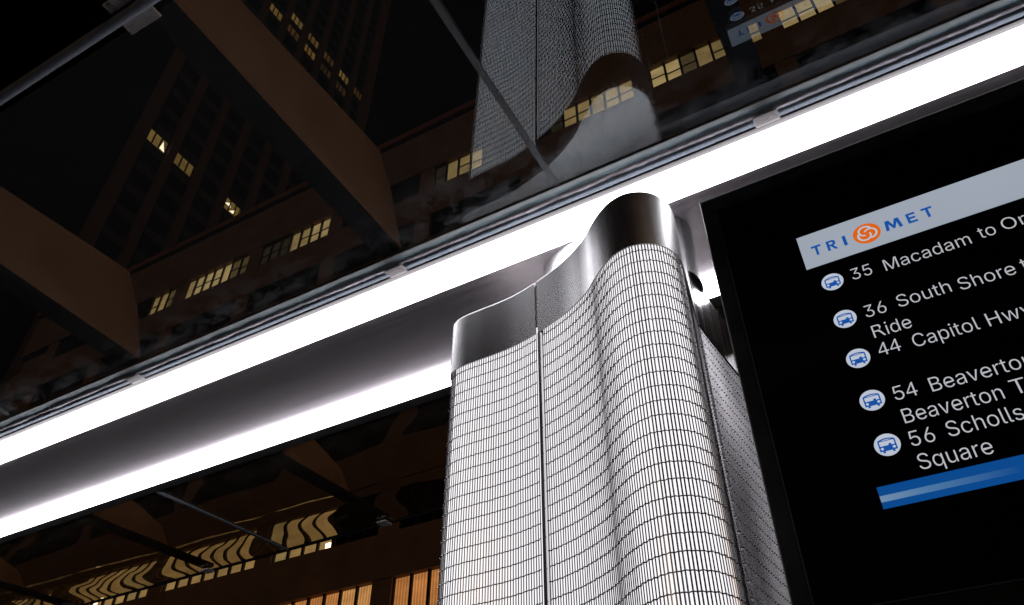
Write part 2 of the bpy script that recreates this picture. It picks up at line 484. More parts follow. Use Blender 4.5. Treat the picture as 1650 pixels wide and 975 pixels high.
def lampquad(pts):
    v = [(TX - 0.30, a, b) for a, b in pts] + [(TX - 0.26, a, b) for a, b in pts]
    n = len(pts)
    f = [tuple(range(n)), tuple(reversed(range(n, 2 * n)))] + [(i, (i + 1) % n, (i + 1) % n + n, i + n) for i in range(n)]
    mesh_obj('ceiling_light', v, f, M['lamp2'], tow)
zb = tfloor(56.5)
lampquad([(22.55, zb - 0.6), (23.05, zb - 0.65), (22.65, zb + 0.35)])
fr = MB().box(TX - 0.33, TX - 0.24, 30.05, 30.12, zb - 0.74, zb + 0.64).build('window', M['frame'], tow)
panes_mesh('pane', [[(TX - 0.336, 30.14, zb - 0.74), (TX - 0.336, 32.0, zb - 0.74), (TX - 0.336, 32.0, zb + 0.64), (TX - 0.336, 30.14, zb + 0.64)]], [T3], M['glow'], fr)
lampquad([(30.3, zb - 0.15), (31.0, zb - 0.2), (30.8, zb + 0.25)])
lampquad([(31.0, zb - 0.65), (31.6, zb - 0.6), (31.55, zb - 0.1)])

# ------------------------------------------------------------------ canopy beam
BX0, BX1 = -6.5, 3.2
beam = thing('canopy_beam', 'long stainless steel roof beam running between the two light strips', 'beam', (-1.5, 1.48, 1.48))
MB().prism_x([(1.243, 1.486), (1.717, 1.486), (1.717, 1.60), (1.60, 1.66), (1.36, 1.66), (1.243, 1.60)], BX0, BX1).build('housing', M['housing'], beam)
MB().box(BX0, BX1, 1.336, 1.643, 1.4795, 1.485).build('soffit', M['soffit'], beam)
def rail(yf, label):
    r = MB().box(BX0, BX1, *sorted((yf(1.209), yf(1.228))), 1.489, 1.510)
    o = bevel(r.build('glazing_rail', M['rail_blue'], beam), 0.006, 4)
    MB().box(BX0, BX1, *sorted((yf(1.170), yf(1.182))), 1.4965, 1.5005).build('glass_edge_strip', M['rail_light'], o)
    MB().box(BX0, BX1, *sorted((yf(1.182), yf(1.193))), 1.4968, 1.5007).build('gasket', M['rail_teal'], o)
    # hand-tooled sealant bead: a slightly uneven strip
    v, f = [], []
    n = 700; a, b = sorted((yf(1.193), yf(1.2085)))
    rs = np.random.RandomState(3)
    wob = np.convolve(rs.randn(n + 9), np.ones(5) / 5, 'same')[:n + 1] * 0.0016
    for i in range(n + 1):
        x = BX0 + (BX1 - BX0) * i / n; zb_ = 1.4935 + wob[i]
        v += [(x, a, 1.4985), (x, a + 0.003, zb_), (x, b - 0.003, zb_ - 0.001), (x, b, 1.4985)]
    for i in range(n):
        q = i * 4
        for k in range(3):
            f.append((q + k, q + k + 1, q + k + 5, q + k + 4))
    mesh_obj('sealant', v, f, M['seal'], o, smooth=True)
    MB().box(BX0, BX1, *sorted((yf(1.2285), yf(1.2425))), 1.4865, 1.50).build('edge_strip', M['edge'], o)
rail(lambda y: y, 'near')
MB().box(BX0, BX1, 1.7175, 1.790, 1.4935, 1.4985).build('glazing_rail', M['dark'], beam)

def strip_mesh(prof, x0, x1, t):
    n = max(2, int((x1 - x0) / 0.12)); k = len(prof); v = []; f = []
    for i in range(n + 1):
        x = x0 + (x1 - x0) * i / n
        v += [(x, y, z) for y, z in prof]
    for i in range(n):
        for j in range(k):
            a, b = i * k + j, i * k + (j + 1) % k
            f.append((a, b, b + k, a + k))
    f += [tuple(range(k)), tuple(reversed(range(n * k, n * k + k)))]
    mesh_obj('diffuser', v, f, M['strip'], t)
def light_strip(y0, y1, label, dep=0.020):
    t = thing('light_strip', label, 'light strip', (-1.5, (y0 + y1) / 2, 1.48), 'white light strips along the roof beam')
    n = 12; prof = []
    for i in range(n + 1):
        a = math.pi * i / n
        prof.append(((y0 + y1) / 2 - (y1 - y0) / 2 * math.cos(a), 1.4815 - dep * math.sin(a) ** 0.6))
    prof.append((y1, 1.4855)); prof.append((y0, 1.4855))
    xs = [BX0 + 0.02, -0.5365, BX1 - 0.02] if y0 < 1.4 else [BX0 + 0.02, BX1 - 0.02]
    for a, b in zip(xs[:-1], xs[1:]):
        strip_mesh(prof, a + 0.001, b - 0.001, t)
    for x in (BX0, BX1):
        MB().box(x - 0.02, x + 0.018, y0, y1, 1.462, 1.4855).build('end_cap', M['strip_cap'], t)
    return t
light_strip(1.243, 1.334, 'upper white light strip along the beam edge next to the dark roof glass')
light_strip(1.645, 1.717, 'lower white light strip on the far beam edge, partly hidden by the mesh column', 0.030)

# ------------------------------------------------------------------ roof glass, joints, ribs
TN, TF = math.tan(math.radians(1.2)), math.tan(math.radians(3.5))
def zn(y): return 1.502 + TN * (1.2 - y)
def zf(y): return 1.500 + TF * (y - 1.755)
NJ = [-4.76, -2.645, -0.535, 1.58]
FJ = [-4.74, -2.63, -0.52, 1.58]
g = 0.008
near_lab = ['roof glass pane left of the lower left joint, close to the picture corner', 'large dark roof glass pane between the two joint bars, tower windows seen through it',
            'dark roof glass pane over the column, showing the mirror image of its mesh']
for (a, b), lab in zip(zip(NJ[:-1], NJ[1:]), near_lab):
    y0, y1 = 0.365, 1.205
    v = [(x, y, zn(y) + dz) for dz in (0, 0.012) for (x, y) in ((a + g, y0), (b - g, y0), (b - g, y1), (a + g, y1))]
    o = mesh_obj('roof_glass_pane', v, [(0, 3, 2, 1), (4, 5, 6, 7), (0, 1, 5, 4), (1, 2, 6, 5), (2, 3, 7, 6), (3, 0, 4, 7)], None, mats=[M['glass'], M['glass_top']], mat_idx=[0, 1, 1, 1, 1, 1], origin=((a + b) / 2, 0.365, zn(0.8) + H))
    tag(o, lab, 'glass pane', 'near roof glass panes')
far_lab = ['far roof glass pane at the left, below the lower light strip', 'far roof glass pane warping the lit windows behind it', 'far roof glass pane behind the mesh column']
for (a, b), lab in zip(zip(FJ[:-1], FJ[1:]), far_lab):
    y0, y1 = 1.755, 2.545
    v = [(x, y, zf(y) + dz) for dz in (0, 0.012) for (x, y) in ((a + g, y0), (b - g, y0), (b - g, y1), (a + g, y1))]
    o = mesh_obj('roof_glass_pane', v, [(0, 3, 2, 1), (4, 5, 6, 7), (0, 1, 5, 4), (1, 2, 6, 5), (2, 3, 7, 6), (3, 0, 4, 7)], None, mats=[M['wavy'], M['flat_glass']], mat_idx=[0, 1, 1, 1, 1, 1])
    tag(o, lab, 'glass pane', 'far roof glass panes')
bar_lab = {-2.645: 'short grey joint bar across the near roof glass at the lower left corner', -0.535: 'long grey joint bar crossing the near roof glass towards the column top',
           -2.63: 'thin blue grey joint bar in the far roof glass below the lower light strip'}
for x in NJ[1:-1]:
    prof = [(y, z) for y, z in ((0.366, zn(0.366) - 0.003), (1.204, zn(1.204) - 0.003), (1.204, zn(1.204) + 0.013), (0.366, zn(0.366) + 0.013))]
    tag(MB().prism_x(prof, x - g + 0.0005, x + g - 0.0005).build('joint_bar', M['bar']), bar_lab[x], 'joint bar', 'joint bars of the roof glass')
for x in FJ[1:-1]:
    prof = [(1.757, zf(1.757) - 0.006), (2.543, zf(2.543) - 0.006), (2.543, zf(2.543) + 0.013), (1.757, zf(1.757) + 0.013)]
    o = MB().prism_x(prof, x - g + 0.0005, x + g - 0.0005).build('joint_bar', M['bar'])
    tag(o, bar_lab.get(x, 'joint bar of the far roof glass hidden behind the mesh column'), 'joint bar', 'joint bars of the roof glass')

def near_rib():
    t = thing('roof_rib', None, 'roof rib', (0, 1.2, 1.5))
    b = 0.0155
    MB().prism_x([(0.33, zn(0.33) + b), (1.2, zn(1.2) + b), (1.2, zn(1.2) + b + 0.018), (0.33, zn(0.33) + b + 0.018)], -0.030, 0.030).build('gasket', M['flange'], t)
    b2 = b + 0.0185
    MB().prism_x([(0.30, zn(0.30) + b2), (1.19, zn(1.19) + b2), (1.115, 1.70), (1.04, 1.805), (0.95, 1.80), (0.30, 1.752)], -0.002, 0.028).build('fin', M['fin'], t)
    bevel(MB().box(-0.028, 0.028, 1.196, 1.227, 1.4835, 1.4885).build('rail_clip', M['clip'], t), 0.002)
    for ys in ((0.296, 0.320), (0.346, 0.372)):
        MB().box(-0.066, 0.018, ys[0], ys[1], 1.496, 1.502).build('end_bracket', M['clip'], t)
    for bx in (-0.052, 0.004):
        n = 10
        v = [(bx + 0.007 * math.cos(2 * math.pi * i / n), 0.308 + 0.007 * math.sin(2 * math.pi * i / n), zz) for zz in (1.4905, 1.4958) for i in range(n)]
        mesh_obj('bolt', v, [tuple(reversed(range(n))), tuple(range(n, 2 * n))] + [(i, (i + 1) % n, n + (i + 1) % n, n + i) for i in range(n)], M['tube'], t)
    return t
def far_rib():
    t = thing('roof_rib', None, 'roof rib', (0, 1.76, 1.5))
    b = 0.0155
    MB().prism_x([(1.76, zf(1.76) + b), (2.535, zf(2.535) + b), (2.535, zf(2.535) + b + 0.018), (1.76, zf(1.76) + b + 0.018)], -0.028, 0.028).build('gasket', M['flange'], t)
    b2 = b + 0.0185
    MB().prism_x([(1.76, zf(1.76) + b2), (2.26, zf(2.26) + b2), (2.24, 1.575), (2.195, 1.635), (1.95, 1.69), (1.76, 1.70)], -0.004, 0.026).build('fin', M['fin'], t)
    MB().box(-0.022, 0.028, 2.505, 2.55, zf(2.5) - 0.010, zf(2.5) - 0.005).build('end_bracket', M['clip'], t)
    return t
nr = near_rib(); nr.location.x = -2.075
nr['label'] = 'dark roof rib with brown side above the near glass, left of the tower windows'; nr['group'] = 'ribs above the near roof glass'
for x, lab in ((-1.05, 'roof rib with wide brown side above the near glass, ending at the edge tube plate'), (-0.03, 'dark roof rib overhead above the near glass, right of the mirrored column'),
               (-3.10, 'roof rib above the near glass beyond the lower left corner'), (0.99, 'roof rib above the near glass over the display')):
    c = copy_tree(nr, None, x + 2.075); c['label'] = lab
fr_ = far_rib(); fr_.location.x = -2.07
fr_['label'] = 'dark roof rib with brown tapered fin above the far glass, nearest the column'; fr_['group'] = 'ribs above the far roof glass'
for x, lab in ((-3.12, 'roof rib with brown tapered fin above the far glass, left of the thin joint bar'), (-4.15, 'brown finned roof rib above the far glass in the lower left corner'),
               (-1.03, 'far roof rib hidden behind the mesh column'), (0.0, 'far roof rib hidden behind the display')):
    c = copy_tree(fr_, None, x + 2.07); c['label'] = lab
tag(MB().tube_x(0.333, 1.487, 0.0115, -5.0, 1.6, 20).build('edge_tube', M['tube'], smooth=False), 'blue grey tube along the outer edge of the near roof glass', 'tube')
tag(MB().box(-4.74, 1.58, 2.5465, 2.556, zf(2.545) - 0.004, zf(2.545) + 0.016).build('edge_trim', M['dark']), 'thin black trim along the outer edge of the far roof glass', 'trim')

# ------------------------------------------------------------------ column
plan = [(-.925, 1.42), (-.921, 1.345), (-.906, 1.303), (-.874, 1.286), (-.82, 1.282), (-.77, 1.281), (-.714, 1.276), (-.645, 1.260), (-.563, 1.232),
        (-.508, 1.203), (-.477, 1.182), (-.448, 1.155), (-.414, 1.128), (-.381, 1.111), (-.345, 1.107), (-.31, 1.122), (-.288, 1.150), (-.279, 1.190),
        (-.288, 1.25), (-.303, 1.33), (-.314, 1.40), (-.312, 1.46), (-.306, 1.53), (-.300, 1.60), (-.294, 1.66), (-.285, 1.71), (-.262, 1.75), (-.225, 1.775),
        (-.185, 1.80), (-.20, 1.835), (-.26, 1.845), (-.33, 1.82), (-.45, 1.805), (-.6, 1.83), (-.74, 1.81), (-.85, 1.73), (-.90, 1.62), (-.922, 1.51)]
def catmull(pts, n=24):
    P = np.array(pts); m = len(P); out = []
    for i in range(m):
        p0, p1, p2, p3 = P[i - 1], P[i], P[(i + 1) % m], P[(i + 2) % m]
        for k in range(n):
            s = k / n
            out.append(0.5 * ((2 * p1) + (-p0 + p2) * s + (2 * p0 - 5 * p1 + 4 * p2 - p3) * s * s + (-p0 + 3 * p1 - 3 * p2 + p3) * s ** 3))
    return np.array(out)
dense = catmull(plan)
dense = np.vstack([dense, dense[:1]])
seg = np.hypot(*np.diff(dense, axis=0).T); arc = np.concatenate([[0], np.cumsum(seg)]); PER = arc[-1]
def at(s):
    s = np.asarray(s) % PER
    return np.stack([np.interp(s, arc, dense[:, 0]), np.interp(s, arc, dense[:, 1])], -1)
def nrm(s):
    d = at(np.asarray(s) + 0.004) - at(np.asarray(s) - 0.004)
    d = d / np.linalg.norm(d, axis=-1, keepdims=True)
    return np.stack([d[..., 1], -d[..., 0]], -1)
def near_s(x, y):
    return float(arc[np.argmin((dense[:, 0] - x) ** 2 + (dense[:, 1] - y) ** 2)])
S_J = near_s(-.645, 1.260); S_F = near_s(-.312, 1.375); S_B = near_s(-.45, 1.80)
CZ0, CZM, CZT = GZ + 0.10, 1.14, 1.30
column = thing('shelter_column', 'glowing steel mesh column with a curved wavy plan and brushed metal top', 'column', (-0.5, 1.47, GZ))
PW, RW = 0.0064, 0.0300
RS = np.random.RandomState(11)
def ribbon_wall(name, s0, s1, off, z0, z1, mat, th=0.003, step=0.008):
    n = max(2, int((s1 - s0) / step)); s = np.linspace(s0, s1, n + 1)
    A = at(s) + nrm(s) * off; B = at(s) + nrm(s) * (off - th)
    v = np.concatenate([np.c_[A, np.full(n + 1, z0)], np.c_[A, np.full(n + 1, z1)], np.c_[B, np.full(n + 1, z0)], np.c_[B, np.full(n + 1, z1)]])
    k = n + 1; f = []
    for i in range(n):
        f += [(i, i + 1, k + i + 1, k + i), (2 * k + i + 1, 2 * k + i, 3 * k + i, 3 * k + i + 1), (k + i, k + i + 1, 3 * k + i + 1, 3 * k + i), (i + 1, i, 2 * k + i, 2 * k + i + 1)]
    f += [(0, k, 3 * k, 2 * k), (n, 2 * k + n, 3 * k + n, k + n)]
    o = mesh_obj(name, v, f, mat, column)
    sm = [True] * len(o.data.polygons)
    o.data.polygons.foreach_set('use_smooth', sm)
    e = o.modifiers.new('split', 'EDGE_SPLIT'); e.split_angle = math.radians(40)
    return o
def cap_wall(s0, s1, mat):
    n = max(2, int((s1 - s0) / 0.006)); s = np.linspace(s0, s1, n + 1); P = at(s); Q = nrm(s)
    rows_ = [(0.0015, CZM), (0.0045, CZM), (0.0045, CZT - 0.005), (0.0039, CZT - 0.0025), (0.0024, CZT), (0.0012, CZT)]
    v = np.concatenate([np.c_[P + Q * o_, np.full(n + 1, z)] for o_, z in rows_]); k = n + 1; m = len(rows_); f = []
    for j in range(m):
        a, b = j * k, ((j + 1) % m) * k
        f += [(a + i, a + i + 1, b + i + 1, b + i) for i in range(n)]
    f += [tuple(j * k for j in reversed(range(m))), tuple(j * k + n for j in range(m))]
    o = mesh_obj('cap_band', v, f, mat, column, smooth=True)
    e = o.modifiers.new('split', 'EDGE_SPLIT'); e.split_angle = math.radians(12)
    return o
def glow_wall(s0, s1, off, z0, z1):
    n = max(2, int((s1 - s0) / 0.012)); m = 24; s = np.linspace(s0, s1, n + 1); A = at(s) + nrm(s) * off
    v = [(x, y, z0 + (z1 - z0) * j / m) for j in range(m + 1) for x, y in A]
    k = n + 1; f = [(j * k + i, j * k + i + 1, (j + 1) * k + i + 1, (j + 1) * k + i) for j in range(m) for i in range(n)]
    mesh_obj('backlight_panel', v, f, M['backlight'], column, smooth=True)
def mesh_panel(s0, s1):
    n = int((s1 - s0) / PW); s = np.linspace(s0 + 0.002, s1 - 0.002, n + 1)
    P = at(s); Nn = nrm(s); T = np.stack([-Nn[:, 1], Nn[:, 0]], -1)
    V, F = [], []
    hw, hd = 0.00140, 0.0012
    jit = RS.randn(n + 1) * 0.00022
    for i in range(n + 1):                                    # upright wires
        q = len(V); c = P[i] + T[i] * jit[i]
        cs = [c + T[i] * hw * a + Nn[i] * hd * b for a, b in ((-1, 0), (0, -1), (1, 0), (0, 1))]
        for z in (CZ0, CZM + 0.012):
            V += [(x, y, z) for x, y in cs]
        for k in range(4):
            F.append((q + k, q + (k + 1) % 4, q + 4 + (k + 1) % 4, q + 4 + k))
    r = 0.00125
    nrow = int((CZM - CZ0) / RW)
    for j in range(nrow):                                     # crosswise wires, woven over and under
        z = CZM - 0.013 - j * RW + RS.randn() * 0.0006
        wob = RS.randn(n + 1) * 0.00035
        q = len(V)
        for i in range(n + 1):
            sgn = 0.0020 * (1 if (i + j) % 2 else -1)
            c = P[i] + Nn[i] * sgn; zz = z + wob[i]
            V += [(*(c + Nn[i] * r * 0.8), zz), (*c, zz + r), (*(c - Nn[i] * r * 0.8), zz), (*c, zz - r)]
        for i in range(n):
            a = q + i * 4; b = a + 4
            for k in range(4):
                F.append((a + k, b + k, b + (k + 1) % 4, a + (k + 1) % 4))
    return mesh_obj('mesh_panel', V, F, M['wire'], column)
gap = 0.004
for a, b in ((S_B - PER, S_J), (S_J, S_F), (S_F, S_B)):
    mesh_panel(a + (0.012 if a == S_J else gap), b - gap)
    cp = cap_wall(a + 0.0035, b - 0.0035, M['cap_rear'] if a == S_F else M['cap'])
S_L = near_s(-.922, 1.51)
if S_L > S_J: S_L -= PER
glow_wall(S_L, S_J - 0.009, -0.009, CZ0, CZM + 0.03)
glow_wall(S_J + 0.009, S_F - 0.085, -0.009, CZ0, CZM + 0.03)
ribbon_wall('inner_lining', S_F - 0.083, S_L + PER - 0.002, -0.011, CZ0, CZM + 0.05, M['liner_dark'])
for s_, w_ in ((S_J, 0.0085), (S_F, 0.0045)):                  # dark slot behind each seam, bright edge trim
    ribbon_wall('seam_slot', s_ - w_, s_ + w_, -0.012, CZ0, CZT - 0.004, M['dark'], step=0.003)
ribbon_wall('seam_trim', S_J + 0.0020, S_J + 0.0100, 0.004, CZ0, CZM - 0.002, M['trim'], th=0.012, step=0.002)
tb = MB()
pf, nf = at(S_F), nrm(S_F); tf = np.array([-nf[1], nf[0]])
for j in range(int((CZM - CZ0) / RW)):                        # short tabs that clip the two panels together
    z1 = CZM - 0.006 - j * RW
    cs = [pf + tf * a + nf * b for a, b in ((-0.003, 0.0), (0.003, 0.0), (0.003, 0.006), (-0.003, 0.006))]
    v = [(x, y, z) for z in (z1 - 0.024, z1) for x, y in cs]
    tb.add(v, [(0, 3, 2, 1), (4, 5, 6, 7), (0, 1, 5, 4), (1, 2, 6, 5), (2, 3, 7, 6), (3, 0, 4, 7)])
tb.build('seam_clip', M['trim'], column)
s = np.linspace(0, PER, 400, endpoint=False); ring = at(s) - nrm(s) * 0.001
mesh_obj('top_plate', np.c_[ring, np.full(len(ring), CZT - 0.006)], [tuple(range(len(ring)))], M['plate'], column)
ribbon_wall('plinth', 0.0, PER - 0.0001, 0.012, GZ + 0.001, CZ0, M['housing'], th=0.03)
# the post that carries the beam, standing on the column head
n = 72; V = []; F = []
prof = [(1.2945, 1.0), (1.38, 1.0), (1.4785, 1.0)]
for z, k in prof:
    for i in range(n):
        a = 2 * math.pi * i / n
        V.append((-.500 + 0.205 * k * math.copysign(abs(math.cos(a)) ** 0.85, math.cos(a)), 1.445 + 0.110 * k * math.copysign(abs(math.sin(a)) ** 0.85, math.sin(a)), z))
for j in range(len(prof) - 1):
    for i in range(n):
        F.append((j * n + i, j * n + (i + 1) % n, (j + 1) * n + (i + 1) % n, (j + 1) * n + i))
mesh_obj('post', V, F, M['post'], column, smooth=True)

# ------------------------------------------------------------------ information display
SY = 1.245
DK = SY / 1.22                              # the layout below was measured for a panel 1.22 m away; the panel hangs at SY
M['bezel'] = pbr('display_bezel', (0.010, 0.011, 0.014), 0.35, 0, 0.1)
M['screen'] = pbr('display_glass', (0.0035, 0.0035, 0.0045), 0.16, 0, 0.05, 0.03)
M['bezel_edge'] = pbr('display_bezel_edge', (0.05, 0.055, 0.065), 0.3)
M['txt'] = emit('screen_text', (0.60, 0.61, 0.66), 0.80)
M['hdr'] = emit('screen_header', (0.39, 0.44, 0.515), 0.88, 0.08, 4)
M['blue'] = emit('screen_blue', (0.010, 0.105, 0.46), 0.75)
M['blue2'] = emit('screen_bar_blue', (0.005, 0.09, 0.36), 0.72)
M['orange'] = emit('screen_orange', (0.80, 0.15, 0.012), 0.85)
M['icon'] = emit('screen_icon', (0.62, 0.68, 0.80), 0.78)
disp = thing('information_display', 'large black arrivals display with white bus routes under a pale header', 'display', (0.5, SY, 0.35))
DX0, DX1, DZ0, DZ1 = [q * DK for q in (-0.2185, 1.22, 0.355, 1.314)]
hs = MB().box(DX0, DX1, SY, SY + 0.075, DZ0, DZ1)
bevel(hs.build('housing', M['bezel'], disp), 0.003, 3)
IX0, IX1, IZ0, IZ1 = [q * DK for q in (-0.186, 1.187, 0.412, 1.268)]
bz = MB()
bz.box(IX0 - 0.0015, IX1 + 0.0015, SY - 0.0035, SY - 0.0005, IZ0 - 0.0015, IZ0)
bz.box(IX0 - 0.0015, IX0, SY - 0.0035, SY - 0.0005, IZ0, IZ1)
bz.build('bezel_edge', M['bezel_edge'], disp)
MB().box(IX0 + 0.0002, IX1, SY - 0.0025, SY - 0.0003, IZ0 + 0.0002, IZ1).build('screen', M['screen'], disp)
MB().box(0.56, 0.68, SY + 0.0755, SY + 0.12, 0.9, 1.2).box(0.56, 0.68, SY + 0.085, SY + 0.12, 1.2005, 1.4790).build('hanger', M['housing'], disp)
MB().box(0.95, 1.07, SY + 0.0755, SY + 0.12, 0.9, 1.2).box(0.95, 1.07, SY + 0.085, SY + 0.12, 1.2005, 1.4790).build('hanger', M['housing'], disp)
Y1 = SY - 0.0025
def flat(name, pts, mat, layer, parent=None):
    """a flat drawn shape on the screen: polygon list of (x, z)"""
    v, f = [], []
    for poly in pts:
        n = len(v); v += [(x * DK, Y1 - 0.0003 * layer, z * DK) for x, z in poly]; f.append(tuple(range(n, n + len(poly))))
    return mesh_obj(name, v, f, mat, parent or disp)
def rect(x0, x1, z0, z1): return [(x0, z0), (x1, z0), (x1, z1), (x0, z1)]
def circ(cx, cz, r, n=40, rz=None): return [(cx + r * math.cos(2 * math.pi * i / n), cz + (rz or r) * math.sin(2 * math.pi * i / n)) for i in range(n)]
CX1 = 1.04
